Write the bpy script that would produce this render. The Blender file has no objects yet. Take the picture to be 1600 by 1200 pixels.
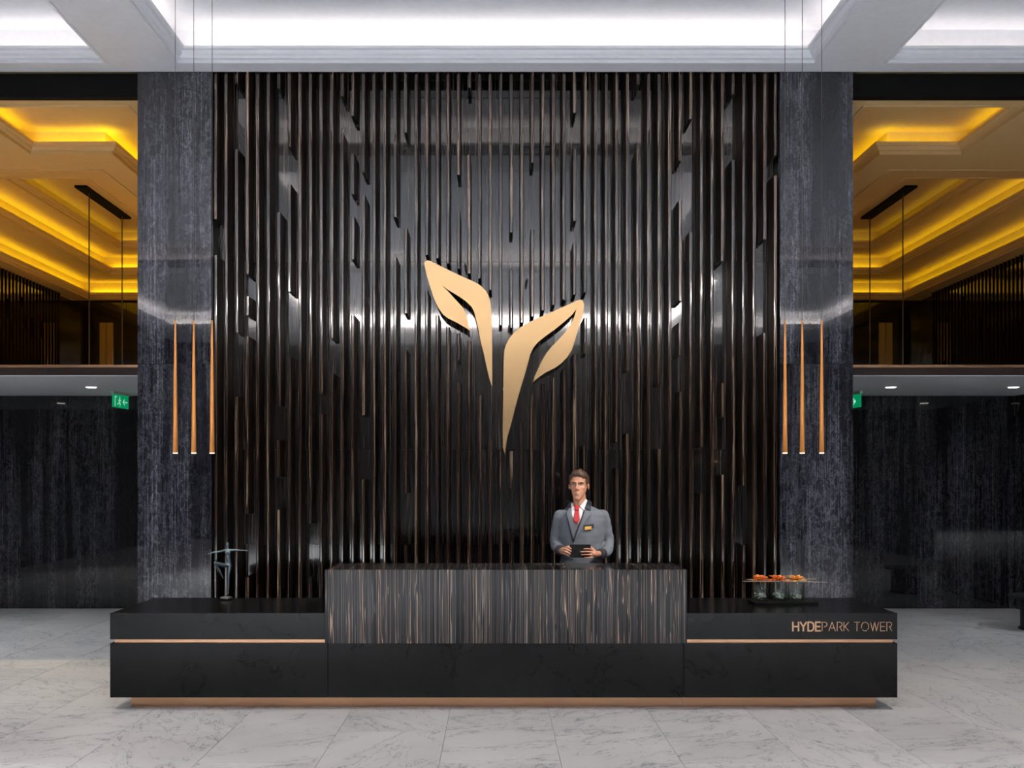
import bpy, bmesh, math, random
from mathutils import Vector, Matrix, noise
random.seed(7)
S = bpy.context.scene
COL = S.collection
PI = math.pi

# ------------------------------------------------------------------ camera
cam_d = bpy.data.cameras.new('camera')
cam = bpy.data.objects.new('camera', cam_d)
COL.objects.link(cam)
cam.location = (0, 0, 1.7)
cam.rotation_euler = (PI/2, 0, 0)
cam_d.sensor_width = 36
cam_d.lens = 33.75
cam_d.shift_x = 25/1600
cam_d.shift_y = 150/1600
cam_d.clip_end = 100
S.camera = cam

# ------------------------------------------------------------------ world, exposure
w = bpy.data.worlds.new('world')
S.world = w
w.use_nodes = True
w.node_tree.nodes['Background'].inputs[0].default_value = (0.5, 0.6, 0.8, 1)
w.node_tree.nodes['Background'].inputs[1].default_value = 0.0
S.view_settings.view_transform = 'Standard'
S.view_settings.look = 'None'
S.view_settings.gamma = 1
S.view_settings.exposure = 0.0
S.view_settings.use_curve_mapping = False

WHITE = (1.0, 0.88, 0.76)
COOL = (0.90, 0.95, 1.0)
GOLD = (1.0, 0.80, 0.016)

def area(name, loc, sx, sy, power, color, rot=(0, 0, 0), spread=None):
    d = bpy.data.lights.new(name, 'AREA')
    d.shape = 'RECTANGLE'; d.size = sx; d.size_y = sy
    d.energy = power; d.color = color
    if spread: d.spread = spread
    o = bpy.data.objects.new(name, d); COL.objects.link(o)
    o.location = loc; o.rotation_euler = rot
    return o

def spot(name, loc, target, power, color, deg=90, blend=0.8, size=0.06):
    d = bpy.data.lights.new(name, 'SPOT')
    d.energy = power; d.color = color; d.spot_size = math.radians(deg)
    d.spot_blend = blend; d.shadow_soft_size = size
    o = bpy.data.objects.new(name, d); COL.objects.link(o)
    o.location = loc
    v = Vector(target) - Vector(loc)
    o.rotation_euler = v.to_track_quat('-Z', 'Y').to_euler()
    return o

def cove_lights(poly, z, off, power_per_m, color, up=0.03, width=0.05):
    """LED tape lying in the trough outside every edge of a recess, shining up."""
    n = len(poly)
    for i in range(n):
        a = Vector(poly[i]); b = Vector(poly[(i+1) % n])
        d = b - a; L = d.length
        if L < 0.3: continue
        nrm = Vector((d.y, -d.x)).normalized()          # outward for a ccw polygon
        m = (a+b)/2 + nrm*off
        area('cove_light', (m.x, m.y, z+up), L, width, power_per_m*L, color,
             (PI+0.55, 0, math.atan2(d.y, d.x)))

# added fill spots without fixtures, for the floor and its bounce onto the soffit
for sx in (-1, 1):
    for y in (-4.6, -2.2, 0.3, 2.3):
        spot('hall_fill', (sx*(3.37 if y > 0 else 4.95), y, 5.6), (sx*3.0, y+0.1, 0), 5700 if sx < 0 else 3700, (0.88, 0.94, 1.0), 68, 1.0)
    spot('hall_fill', (sx*3.37, 6.2, 5.6), (sx*2.6, 6.0, 0), 420, WHITE, 75, 1.0)
    spot('hall_fill', (sx*8.9, 7.5, 5.6), (sx*5.6, 8.6, 0), 1300 if sx < 0 else 650, COOL, 62, 1.0)
for y in (-4.5, -1.0):
    spot('hall_fill', (0, y, 5.6), (0, y+0.2, 0), 5200, (0.88, 0.94, 1.0), 80, 1.0)
# accent spot on the man, then fill spots added for the desk front
spot('man_spot', (3.37, 5.5, 5.6), (0.70, 7.9, 1.42), 1250, (1.0, 0.93, 0.84), 13, 0.5, 0.04)
spot('desk_fill', (-3.37, 2.4, 5.6), (-0.9, 7.1, 0.5), 260, COOL, 36, 1.0, 0.08)
spot('desk_fill', (3.37, 2.4, 5.6), (1.2, 7.1, 0.5), 200, COOL, 36, 1.0, 0.08)

# ------------------------------------------------------------------ materials
def new_mat(name):
    m = bpy.data.materials.new(name); m.use_nodes = True
    nt = m.node_tree
    return m, nt, nt.nodes['Principled BSDF']

def simple(name, col, rough=0.5, metal=0.0, coat=0.0, emit=None, estr=0, spec=None):
    m, nt, b = new_mat(name)
    b.inputs['Base Color'].default_value = (*col, 1)
    b.inputs['Roughness'].default_value = rough
    b.inputs['Metallic'].default_value = metal
    b.inputs['Coat Weight'].default_value = coat
    if spec is not None: b.inputs['Specular IOR Level'].default_value = spec
    # a breath of grain so that nothing is perfectly flat
    tc = nt.nodes.new('ShaderNodeTexCoord')
    n = nt.nodes.new('ShaderNodeTexNoise'); n.inputs['Scale'].default_value = 14
    nt.links.new(tc.outputs['Object'], n.inputs['Vector'])
    mx = nt.nodes.new('ShaderNodeMix'); mx.data_type = 'RGBA'
    mx.inputs[6].default_value = (*[c*0.93 for c in col], 1)
    mx.inputs[7].default_value = (*[min(1, c*1.05) for c in col], 1)
    nt.links.new(n.outputs['Fac'], mx.inputs[0])
    nt.links.new(mx.outputs[2], b.inputs['Base Color'])
    if emit:
        b.inputs['Emission Color'].default_value = (*emit, 1)
        b.inputs['Emission Strength'].default_value = estr
    return m

class G:
    """small node-graph helper"""
    def __init__(s, nt): s.nt = nt
    def n(s, t, **kw):
        x = s.nt.nodes.new(t)
        for k, v in kw.items(): setattr(x, k, v)
        return x
    def l(s, a, b): s.nt.links.new(a, b)
    def pos(s, scale, rnd=0.0, objspace=False):
        """position (world) * scale + per-object random shift"""
        if objspace: src = s.n('ShaderNodeTexCoord').outputs['Object']
        else: src = s.n('ShaderNodeNewGeometry').outputs['Position']
        m = s.n('ShaderNodeVectorMath', operation='MULTIPLY')
        m.inputs[1].default_value = scale
        s.l(src, m.inputs[0])
        out = m.outputs[0]
        if rnd:
            oi = s.n('ShaderNodeObjectInfo')
            k = s.n('ShaderNodeMath', operation='MULTIPLY'); k.inputs[1].default_value = rnd
            s.l(oi.outputs['Random'], k.inputs[0])
            a = s.n('ShaderNodeVectorMath', operation='ADD')
            s.l(out, a.inputs[0]); s.l(k.outputs[0], a.inputs[1])
            out = a.outputs[0]
        return out
    def noise(s, vec, scale=1, detail=3, rough=0.5, dist=0.0):
        x = s.n('ShaderNodeTexNoise')
        x.inputs['Scale'].default_value = scale; x.inputs['Detail'].default_value = detail
        x.inputs['Roughness'].default_value = rough; x.inputs['Distortion'].default_value = dist
        s.l(vec, x.inputs['Vector'])
        return x.outputs['Fac']
    def ramp(s, fac, stops):
        r = s.n('ShaderNodeValToRGB')
        e = r.color_ramp.elements
        while len(e) < len(stops): e.new(0.5)
        for i, (p, c) in enumerate(stops):
            e[i].position = p
            e[i].color = (*c, 1) if isinstance(c, tuple) else (c, c, c, 1)
        s.l(fac, r.inputs[0])
        return r.outputs[0]
    def mix(s, fac, a, b, mode='MIX'):
        m = s.n('ShaderNodeMix', data_type='RGBA', blend_type=mode)
        for i, v in ((0, fac), (6, a), (7, b)):
            if isinstance(v, (int, float)): m.inputs[i].default_value = v
            elif isinstance(v, tuple): m.inputs[i].default_value = (*v, 1)
            else: s.l(v, m.inputs[i])
        return m.outputs[2]
    def add(s, a, b, k):
        m = s.n('ShaderNodeVectorMath', operation='SCALE'); m.inputs['Scale'].default_value = k
        s.l(b, m.inputs[0])
        x = s.n('ShaderNodeVectorMath', operation='ADD')
        s.l(a, x.inputs[0]); s.l(m.outputs[0], x.inputs[1])
        return x.outputs[0]

def ebony(name, sc, base, mid, tan, amount=0.6, rough=0.12, rnd=40.0, wob=0.5, coat=0.6, cior=1.5):
    """striped dark veneer: fine lines, the grain long in the direction of the small scale"""
    m, nt, b = new_mat(name); g = G(nt)
    p = g.pos(sc, rnd)
    wv = g.n('ShaderNodeTexNoise'); wv.inputs['Scale'].default_value = 0.7
    g.l(g.pos((1.5, 1.5, 1.5), rnd), wv.inputs['Vector'])
    p2 = g.add(p, wv.outputs['Color'], wob)
    f1 = g.noise(p2, 1.0, 4, 0.62)
    f2 = g.noise(p2, 0.27, 2, 0.5)
    lines = g.ramp(f1, [(amount-0.04, 0.0), (amount+0.015, 1.0), (amount+0.06, 0.5)])
    broad = g.ramp(f2, [(0.42, 0.15), (0.62, 1.0)])
    fac = g.mix(1.0, lines, broad, 'MULTIPLY')
    dark = g.mix(g.ramp(g.noise(p2, 0.55, 2), [(0.4, 0.0), (0.6, 1.0)]), base, mid)
    c = g.mix(fac, dark, tan)
    g.l(c, b.inputs['Base Color'])
    b.inputs['Roughness'].default_value = rough
    b.inputs['Coat Weight'].default_value = coat
    b.inputs['Coat Roughness'].default_value = 0.04
    b.inputs['Coat IOR'].default_value = cior
    return m

M = {}
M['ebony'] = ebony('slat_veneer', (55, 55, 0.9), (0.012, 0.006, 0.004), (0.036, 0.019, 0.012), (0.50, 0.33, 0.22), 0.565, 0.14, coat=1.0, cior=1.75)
M['ebony_shaded'] = ebony('slat_flank_shaded', (55, 55, 0.9), (0.010, 0.005, 0.004), (0.030, 0.015, 0.009), (0.11, 0.062, 0.040), 0.57, 0.45, coat=0.0)  # slat veneer again, with the shade of the flanks put into its colour
M['ebony_shaded'].node_tree.nodes['Principled BSDF'].inputs['Specular IOR Level'].default_value = 0.12
M['ebony_panel'] = ebony('panel_veneer', (62, 62, 0.7), (0.008, 0.007, 0.007), (0.022, 0.017, 0.015), (0.17, 0.13, 0.11), 0.59, 0.10, coat=1.0, cior=1.6)
def counter_mat():
    m, nt, b = new_mat('counter_veneer'); g = G(nt)
    wv = g.n('ShaderNodeTexNoise'); wv.inputs['Scale'].default_value = 1.1
    g.l(g.pos((1, 1, 1)), wv.inputs['Vector'])
    def lines(sx, t, w, warp):
        f = g.noise(g.add(g.pos((sx, 0.5, 0.16)), wv.outputs['Color'], warp*0.6), 1.0, 1, 0.5)
        return g.ramp(f, [(t-w, 0.0), (t, 1.0), (t+w, 0.0)])
    fine = lines(70, 0.50, 0.022, 2.5)
    fine2 = lines(50, 0.555, 0.014, 2.6)
    bold = lines(26, 0.57, 0.010, 1.6)
    cl = g.ramp(g.noise(g.pos((9, 0.4, 0.2)), 1.0, 2), [(0.35, 0.25), (0.6, 1.0)])
    c = g.mix(g.ramp(g.noise(g.pos((40, 0.6, 0.3)), 1.0, 3), [(0.4, 0.0), (0.62, 1.0)]), (0.010, 0.011, 0.013), (0.030, 0.031, 0.035))
    c = g.mix(g.mix(1.0, fine, cl, 'MULTIPLY'), c, (0.31, 0.27, 0.245))
    c = g.mix(g.mix(1.0, fine2, cl, 'MULTIPLY'), c, (0.40, 0.29, 0.22))
    c = g.mix(bold, c, (0.46, 0.31, 0.22))
    g.l(c, b.inputs['Base Color'])
    b.inputs['Roughness'].default_value = 0.12
    b.inputs['Specular IOR Level'].default_value = 0.16
    return m
M['counter'] = counter_mat()

def stone_black():
    m, nt, b = new_mat('black_stone'); g = G(nt)
    p = g.pos((1, 1, 1), 9.0)
    wv = g.n('ShaderNodeTexNoise'); wv.inputs['Scale'].default_value = 1.6; wv.inputs['Detail'].default_value = 6
    g.l(p, wv.inputs['Vector'])
    p2 = g.add(p, wv.outputs['Color'], 0.8)
    f = g.noise(p2, 1.3, 8, 0.6)
    v = g.ramp(f, [(0.485, 0.0), (0.5, 0.45), (0.515, 0.0)])
    cl = g.ramp(g.noise(p2, 3.0, 5), [(0.35, (0.006, 0.006, 0.0065)), (0.7, (0.010, 0.010, 0.0105))])
    g.l(g.mix(v, cl, (0.002, 0.002, 0.002)), b.inputs['Base Color'])
    b.inputs['Roughness'].default_value = 0.2
    b.inputs['Specular IOR Level'].default_value = 0.2
    return m
M['black_stone'] = stone_black()

def striped_marble(name, lo, mid, hi, rough=0.05, cior=1.5):
    """dark polished stone with fine upright streaks and cloudy crackle"""
    m, nt, b = new_mat(name); g = G(nt)
    wv = g.n('ShaderNodeTexNoise'); wv.inputs['Scale'].default_value = 4.0; wv.inputs['Detail'].default_value = 8
    wv.inputs['Roughness'].default_value = 0.7
    g.l(g.pos((1, 1, 1), 30.0), wv.inputs['Vector'])
    f = g.noise(g.add(g.pos((95, 95, 0.8), 30.0), wv.outputs['Color'], 2.6), 1.0, 6, 0.7)
    thin = g.ramp(f, [(0.50, 0.0), (0.56, 0.35), (0.66, 1.0)])
    broad = g.ramp(g.noise(g.pos((5.0, 5.0, 0.30), 30.0), 1.0, 4, 0.6), [(0.40, 0.12), (0.64, 1.0)])
    speck = g.ramp(g.noise(g.pos((60, 60, 26), 30.0), 1.0, 8, 0.8), [(0.42, 0.15), (0.62, 1.0)])
    crk = g.noise(g.add(g.pos((9, 9, 5), 30.0), wv.outputs['Color'], 2.0), 1.0, 9, 0.75)
    crack = g.ramp(crk, [(0.484, 0.0), (0.5, 0.65), (0.516, 0.0)])
    fac = g.mix(1.0, g.mix(1.0, thin, broad, 'MULTIPLY'), speck, 'MULTIPLY')
    fac = g.mix(1.0, fac, g.mix(1.0, crack, broad, 'MULTIPLY'), 'ADD')
    g.l(g.mix(fac, g.mix(broad, lo, mid), hi), b.inputs['Base Color'])
    b.inputs['Roughness'].default_value = rough
    b.inputs['IOR'].default_value = cior
    return m
M['marble_dark'] = striped_marble('pillar_marble', (0.010, 0.010, 0.015), (0.030, 0.030, 0.040), (0.38, 0.38, 0.44), 0.02, 1.68)
M['marble_far'] = striped_marble('far_wall_marble', (0.007, 0.007, 0.009), (0.018, 0.018, 0.022), (0.17, 0.17, 0.19), 0.03, 1.55)

def floor_marble():
    m, nt, b = new_mat('white_marble'); g = G(nt)
    p = g.pos((1, 1, 1), 50.0)
    rot = g.n('ShaderNodeVectorRotate', rotation_type='Z_AXIS')
    oi = g.n('ShaderNodeObjectInfo')
    k = g.n('ShaderNodeMath', operation='MULTIPLY'); k.inputs[1].default_value = 37.0
    g.l(oi.outputs['Random'], k.inputs[0]); g.l(k.outputs[0], rot.inputs['Angle'])
    g.l(p, rot.inputs['Vector'])
    q = g.n('ShaderNodeVectorMath', operation='MULTIPLY'); q.inputs[1].default_value = (1.0, 2.3, 1)
    g.l(rot.outputs[0], q.inputs[0])
    wv = g.n('ShaderNodeTexNoise'); wv.inputs['Scale'].default_value = 2.4; wv.inputs['Detail'].default_value = 5
    wv.inputs['Roughness'].default_value = 0.65
    g.l(q.outputs[0], wv.inputs['Vector'])
    p2 = g.add(q.outputs[0], wv.outputs['Color'], 0.55)
    f = g.noise(p2, 0.95, 4, 0.55)
    v1 = g.ramp(f, [(0.469, 0.0), (0.474, 1.0), (0.479, 0.0)])
    v1b = g.ramp(f, [(0.543, 0.0), (0.5475, 0.8), (0.552, 0.0)])
    f2 = g.noise(p2, 2.2, 3, 0.55)
    v2 = g.ramp(f2, [(0.492, 0.0), (0.5, 0.55), (0.508, 0.0)])
    mask = g.ramp(g.noise(p, 1.6, 2), [(0.42, 0.0), (0.6, 1.0)])
    a = g.mix(1.0, v1, v1b, 'ADD')
    a = g.mix(1.0, a, g.mix(1.0, v2, mask, 'MULTIPLY'), 'ADD')
    halo = g.ramp(f, [(0.42, 0.0), (0.474, 0.28), (0.52, 0.0)])
    base = g.ramp(g.noise(p, 1.2, 6), [(0.3, (0.51, 0.498, 0.49)), (0.7, (0.62, 0.603, 0.586))])
    c = g.mix(halo, base, (0.33, 0.34, 0.36))
    g.l(g.mix(a, c, (0.11, 0.12, 0.145)), b.inputs['Base Color'])
    b.inputs['Roughness'].default_value = 0.33
    b.inputs['Specular IOR Level'].default_value = 0.4
    return m
M['floor'] = floor_marble()

def brushed(name, col, rough=0.3, sc=(2, 2, 220), amt=0.12, rv=0.2):
    m, nt, b = new_mat(name); g = G(nt)
    f = g.noise(g.pos(sc), 1.0, 2)
    g.l(g.mix(f, tuple(c*(1-amt) for c in col), tuple(min(1, c*(1+amt)) for c in col)), b.inputs['Base Color'])
    r = g.n('ShaderNodeMapRange'); r.inputs['To Min'].default_value = rough*(1-rv); r.inputs['To Max'].default_value = rough*(1+rv)
    g.l(f, r.inputs['Value']); g.l(r.outputs[0], b.inputs['Roughness'])
    b.inputs['Metallic'].default_value = 1.0
    return m
M['gold'] = brushed('brushed_gold', (0.60, 0.395, 0.195), 0.25, (3, 3, 90), 0.03, 0.03)
M['copper'] = brushed('brushed_copper', (0.66, 0.385, 0.23), 0.32, (3, 3, 180))
M['pend'] = simple('pendant_copper', (0.85, 0.34, 0.08), 0.35, metal=0.25)
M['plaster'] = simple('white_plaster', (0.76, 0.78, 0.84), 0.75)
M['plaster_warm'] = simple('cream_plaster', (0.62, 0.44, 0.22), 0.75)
M['plaster_low'] = simple('grey_plaster', (0.62, 0.63, 0.66), 0.8)
M['flatblack'] = simple('matt_black', (0.004, 0.004, 0.004), 0.8, spec=0.15)
M['gilt'] = simple('gilt_paint', (0.42, 0.29, 0.07), 0.35, metal=0.2)
M['oak'] = simple('pale_oak', (0.50, 0.36, 0.22), 0.5)
M['black'] = simple('black_paint', (0.006, 0.006, 0.006), 0.4)
M['wire'] = simple('dark_wire', (0.05, 0.045, 0.04), 0.4)
M['brown'] = simple('brown_fascia', (0.030, 0.018, 0.015), 0.25, coat=0.4)
M['lacquer'] = simple('dark_lacquer', (0.014, 0.008, 0.006), 0.12, coat=0.7)
M['lampglow'] = simple('lamp_glow', (1, 1, 1), 0.5, emit=(1, 0.93, 0.82), estr=9)
M['pendglow'] = simple('pendant_glow', (1, 0.9, 0.8), 0.5, emit=(1, 0.75, 0.45), estr=6)
M['grout'] = simple('grout', (0.32, 0.32, 0.33), 0.8)
M['wall_dark'] = simple('hall_dark_wall', (0.022, 0.020, 0.020), 0.3)

# ------------------------------------------------------------------ mesh helpers
def link(name, bm, mat, parent=None, smooth=False, loc=None):
    me = bpy.data.meshes.new(name)
    bmesh.ops.recalc_face_normals(bm, faces=bm.faces[:])
    bm.to_mesh(me); bm.free()
    if smooth:
        for p in me.polygons: p.use_smooth = True
    o = bpy.data.objects.new(name, me); COL.objects.link(o)
    if mat: me.materials.append(mat)
    if parent: o.parent = parent
    if loc: o.location = loc
    return o

def tag(o, label=None, cat=None, group=None, kind=None):
    if label: o['label'] = label
    if cat: o['category'] = cat
    if group: o['group'] = group
    if kind: o['kind'] = kind
    return o

def empty(name, loc=(0, 0, 0), rz=0):
    o = bpy.data.objects.new(name, None); COL.objects.link(o)
    o.location = loc; o.rotation_euler = (0, 0, rz)
    o.empty_display_size = 0.1
    return o

def box(bm, x0, x1, y0, y1, z0, z1, bev=0.0):
    vs = [bm.verts.new(p) for p in ((x0,y0,z0),(x1,y0,z0),(x1,y1,z0),(x0,y1,z0),(x0,y0,z1),(x1,y0,z1),(x1,y1,z1),(x0,y1,z1))]
    fs = [bm.faces.new([vs[i] for i in f]) for f in ((0,3,2,1),(4,5,6,7),(0,1,5,4),(1,2,6,5),(2,3,7,6),(3,0,4,7))]
    if bev:
        es = list({e for f in fs for e in f.edges})
        bmesh.ops.bevel(bm, geom=es, offset=bev, segments=2, affect='EDGES', profile=0.5)

def bx(name, mat, parent, x0, x1, y0, y1, z0, z1, bev=0.0):
    bm = bmesh.new(); box(bm, min(x0,x1), max(x0,x1), y0, y1, z0, z1, bev)
    return link(name, bm, mat, parent)

def tube(bm, pts, rad, n=12, flat=None, cap=True, up=None):
    """sweep an ellipse along pts; rad = list of r or (ra, rb)"""
    pts = [Vector(p) for p in pts]
    rings = []
    N = len(pts)
    t0 = (pts[1]-pts[0]).normalized()
    ref = Vector(up) if up else (Vector((0, 0, 1)) if abs(t0.z) < 0.9 else Vector((0, 1, 0)))
    u = (ref - t0*ref.dot(t0)).normalized()
    for i, p in enumerate(pts):
        if i == 0: t = t0
        elif i == N-1: t = (pts[i]-pts[i-1]).normalized()
        else: t = ((pts[i+1]-pts[i]).normalized() + (pts[i]-pts[i-1]).normalized()).normalized()
        u = (u - t*u.dot(t)).normalized()
        v = t.cross(u)
        r = rad[i] if isinstance(rad[i], (tuple, list)) else (rad[i], rad[i])
        rings.append([bm.verts.new(p + u*math.cos(2*PI*k/n)*r[0] + v*math.sin(2*PI*k/n)*r[1]) for k in range(n)])
    for a, b in zip(rings, rings[1:]):
        for k in range(n):
            bm.faces.new((a[k], a[(k+1) % n], b[(k+1) % n], b[k]))
    if cap:
        bm.faces.new(rings[0][::-1]); bm.faces.new(rings[-1])

def limb(bm, pts, rad, n=14):
    """tube with rounded ends and interpolated (smooth) path, closed for remeshing"""
    P = [Vector(p) for p in pts]; R = list(rad)
    Q, T = [], []
    for i in range(len(P)-1):
        p0 = P[max(i-1, 0)]; p1 = P[i]; p2 = P[i+1]; p3 = P[min(i+2, len(P)-1)]
        for k in range(4):
            t = k/4
            Q.append(0.5*((2*p1) + (p2-p0)*t + (2*p0-5*p1+4*p2-p3)*t*t + (3*p1-p0-3*p2+p3)*t**3))
            T.append(R[i]*(1-t) + R[i+1]*t)
    Q.append(P[-1]); T.append(R[-1])
    a = (Q[0]-Q[1]).normalized(); b = (Q[-1]-Q[-2]).normalized()
    Q = [Q[0]+a*T[0]*0.85, Q[0]+a*T[0]*0.5] + Q + [Q[-1]+b*T[-1]*0.5, Q[-1]+b*T[-1]*0.85]
    T = [T[0]*0.45, T[0]*0.85] + T + [T[-1]*0.85, T[-1]*0.45]
    tube(bm, Q, T, n)

def ball(bm, c, r, sub=2, rot=None):
    if not isinstance(r, (tuple, list)): r = (r, r, r)
    mt = Matrix.Translation(Vector(c)) @ (rot.to_4x4() if rot else Matrix()) @ Matrix.Diagonal((*r, 1))
    bmesh.ops.create_icosphere(bm, subdivisions=sub, radius=1, matrix=mt)

def loft(bm, rings, n=28, ex=2.0):
    """rings: (z, cx, cy, rx, ry_front, ry_back); superellipse sections"""
    out = []
    for (z, cx, cy, rx, rf, rb) in rings:
        r = []
        for k in range(n):
            a = 2*PI*k/n
            c, s = math.cos(a), math.sin(a)
            x = math.copysign(abs(c)**(2/ex), c)*rx
            y = math.copysign(abs(s)**(2/ex), s)
            y *= rb if y > 0 else rf
            r.append(bm.verts.new((cx+x, cy+y, z)))
        out.append(r)
    for a, b in zip(out, out[1:]):
        for k in range(n): bm.faces.new((a[k], a[(k+1) % n], b[(k+1) % n], b[k]))
    bm.faces.new(out[0][::-1]); bm.faces.new(out[-1])

def fuse(name, bm, mat, parent, voxel, smooth=3, post=None):
    """voxel-remesh all pieces in bm into one continuous surface"""
    o = link(name, bm, mat, None, True)
    r = o.modifiers.new('r', 'REMESH'); r.mode = 'VOXEL'; r.voxel_size = voxel
    if smooth:
        s = o.modifiers.new('s', 'SMOOTH'); s.iterations = smooth; s.factor = 0.5
    dg = bpy.context.evaluated_depsgraph_get()
    me = bpy.data.meshes.new_from_object(o.evaluated_get(dg))
    o.modifiers.clear()
    old = o.data; o.data = me; bpy.data.meshes.remove(old)
    me.name = name
    if not me.materials: me.materials.append(mat)
    for p in me.polygons: p.use_smooth = True
    if post:
        for v in me.vertices: v.co = post(v.co.copy())
    o.parent = parent
    return o

def ring_sweep(bm, poly, prof):
    """mitred sweep of profile (offset outward, z) round a rectilinear ccw polygon"""
    n = len(poly); dirs = []
    for i in range(n):
        a, b, c = Vector(poly[i-1]), Vector(poly[i]), Vector(poly[(i+1) % n])
        d1 = (b-a).normalized(); d2 = (c-b).normalized()
        dirs.append(Vector((d1.y, -d1.x)) + Vector((d2.y, -d2.x)))
    rows = [[bm.verts.new((poly[i][0]+dirs[i].x*o, poly[i][1]+dirs[i].y*o, z)) for i in range(n)] for o, z in prof]
    for a, b in zip(rows, rows[1:]):
        for k in range(n): bm.faces.new((a[k], a[(k+1) % n], b[(k+1) % n], b[k]))
    return rows

def inside(poly, x, y):
    c = False
    for i in range(len(poly)):
        x1, y1 = poly[i-1]; x2, y2 = poly[i]
        if (y1 > y) != (y2 > y) and x < (x2-x1)*(y-y1)/(y2-y1)+x1: c = not c
    return c

def plate(bm, x0, x1, y0, y1, z, holes, t=0.01):
    xs = sorted({x0, x1} | {p[0] for h in holes for p in h if x0 < p[0] < x1})
    ys = sorted({y0, y1} | {p[1] for h in holes for p in h if y0 < p[1] < y1})
    V = {}
    def v(x, y):
        if (x, y) not in V: V[(x, y)] = bm.verts.new((x, y, z))
        return V[(x, y)]
    for a, b in zip(xs, xs[1:]):
        for c, d in zip(ys, ys[1:]):
            if any(inside(h, (a+b)/2, (c+d)/2) for h in holes): continue
            bm.faces.new((v(a, c), v(a, d), v(b, d), v(b, c)))

def rect(x0, x1, y0, y1): return [(x0, y0), (x1, y0), (x1, y1), (x0, y1)]

def coffer(poly, z, rise, mat, parent, prof, trough, power, color, holes=(), cover=True, off=None):
    bm = bmesh.new()
    ring_sweep(bm, poly, [(o, z+h) for o, h in prof])
    link('cornice', bm, mat, parent)
    htop = prof[-1][1]
    bm = bmesh.new()
    rows = ring_sweep(bm, poly, [(prof[-1][0], z+htop), (trough, z+htop), (trough, z+rise)])
    link('cove_trough', bm, mat, parent)
    # lid
    bm = bmesh.new()
    n = len(poly); pts = []
    for i in range(n):
        a, b, c = Vector(poly[i-1]), Vector(poly[i]), Vector(poly[(i+1) % n])
        d1 = (b-a).normalized(); d2 = (c-b).normalized()
        q = b + (Vector((d1.y, -d1.x)) + Vector((d2.y, -d2.x)))*trough
        pts.append((round(q.x, 5), round(q.y, 5)))
    xs = [p[0] for p in pts]; ys = [p[1] for p in pts]
    if holes: plate(bm, min(xs), max(xs), min(ys), max(ys), z+rise, list(holes))
    else:
        f = bm.faces.new([bm.verts.new((x, y, z+rise)) for x, y in pts])
        bmesh.ops.triangulate(bm, faces=[f])
    link('recess_panel', bm, mat, parent)
    cove_lights(poly, z+htop, trough*0.55 if off is None else off, power, color)

# ================================================================== SETTING
ZC = 5.665          # hall soffit
YW = 9.35           # front plane of the slats
YP = 9.55           # veneer panels behind them

# ---- floor
fl = empty('floor'); tag(fl, kind='structure')
bx('grout_bed', M['grout'], fl, -9.2, 9.2, -9, 12.9, -0.12, -0.004)
TW, TL, GAP = 0.73, 1.46, 0.0015
ii = 0
tile_me = None
for i in range(-9, 9):
    x0 = 0.39 + TW*i
    start = 6.49 - TL*3 + (TL/2 if i % 2 else 0)
    for j in range(0, 8):
        y0 = start + TL*j
        if y0 > 12.7: break
        bm = bmesh.new(); box(bm, GAP, TW-GAP, GAP, TL-GAP, -0.03, 0, 0.0015)
        if tile_me is None:
            t = link('tile', bm, M['floor'], fl, loc=(x0, y0, 0)); tile_me = t.data
        else:
            bm.free(); t = bpy.data.objects.new('tile', tile_me); COL.objects.link(t); t.parent = fl; t.location = (x0, y0, 0)
bm = bmesh.new()
x = 0.39 - TW*9
for (xa, xb, ya, yb) in ((-9.2, x, -9, 12.9), (0.39+TW*9, 9.2, -9, 12.9), (x, 0.39+TW*9, -9, 2.11)):
    nx = max(1, int((xb-xa)/TW)); ny = max(1, int((yb-ya)/TL))
    for a in range(nx):
        for c in range(ny):
            box(bm, xa+(xb-xa)*a/nx+GAP, xa+(xb-xa)*(a+1)/nx-GAP, ya+(yb-ya)*c/ny+GAP, ya+(yb-ya)*(c+1)/ny-GAP, -0.03, 0)
tag(link('outer_tiles', bm, M['floor'], fl), kind='stuff')

# ---- hall ceiling with three lit coffers
ce = empty('ceiling'); tag(ce, kind='structure')
cof = [rect(-3.02, 3.02, 7.40, 9.11), rect(-8.6, -3.72, 0.8, 9.11), rect(3.72, 8.6, 0.8, 9.11), rect(-3.02, 3.02, 0.8, 6.75),
       rect(-4.6, 4.6, -6.5, 0.1), rect(-8.6, -5.3, -6.5, 0.1), rect(5.3, 8.6, -6.5, 0.1)]
bm = bmesh.new(); plate(bm, -9.2, 9.2, -9, 9.325, ZC, cof)
link('soffit', bm, M['plaster'], ce)
prof = [(.03, 0), (.03, -.008), (.004, -.008), (.004, .022), (-.030, .026), (-.034, .044), (-.056, .058), (-.060, .066), (-.060, .088), (-.088, .092), (-.088, .118), (-.068, .118), (-.068, .10)]
for k, c in enumerate(cof):
    coffer(c, ZC, 0.42, M['plaster'], ce, prof, 0.24, (2.1, 1.6, 1.2, 4.5, 60, 8, 8)[k], WHITE)

# ---- hall outer walls
for nm, a in (('wall_left', (-9.3, -9.2, -9, 9.4, 0, 6.2)), ('wall_right', (9.2, 9.3, -9, 9.4, 0, 6.2)), ('wall_rear', (-9.3, 9.3, -9.1, -9, 0, 6.2))):
    tag(bx(nm, M['wall_dark'], None, *a), kind='structure')

# ---- black beams above the side openings
for s_, nm in ((-1, 'trim_1'), (1, 'trim_2')):
    tag(bx(nm, M['flatblack'], None, s_*3.484, s_*9.2, 9.37, 9.46, 5.44, ZC), kind='structure')

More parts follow.
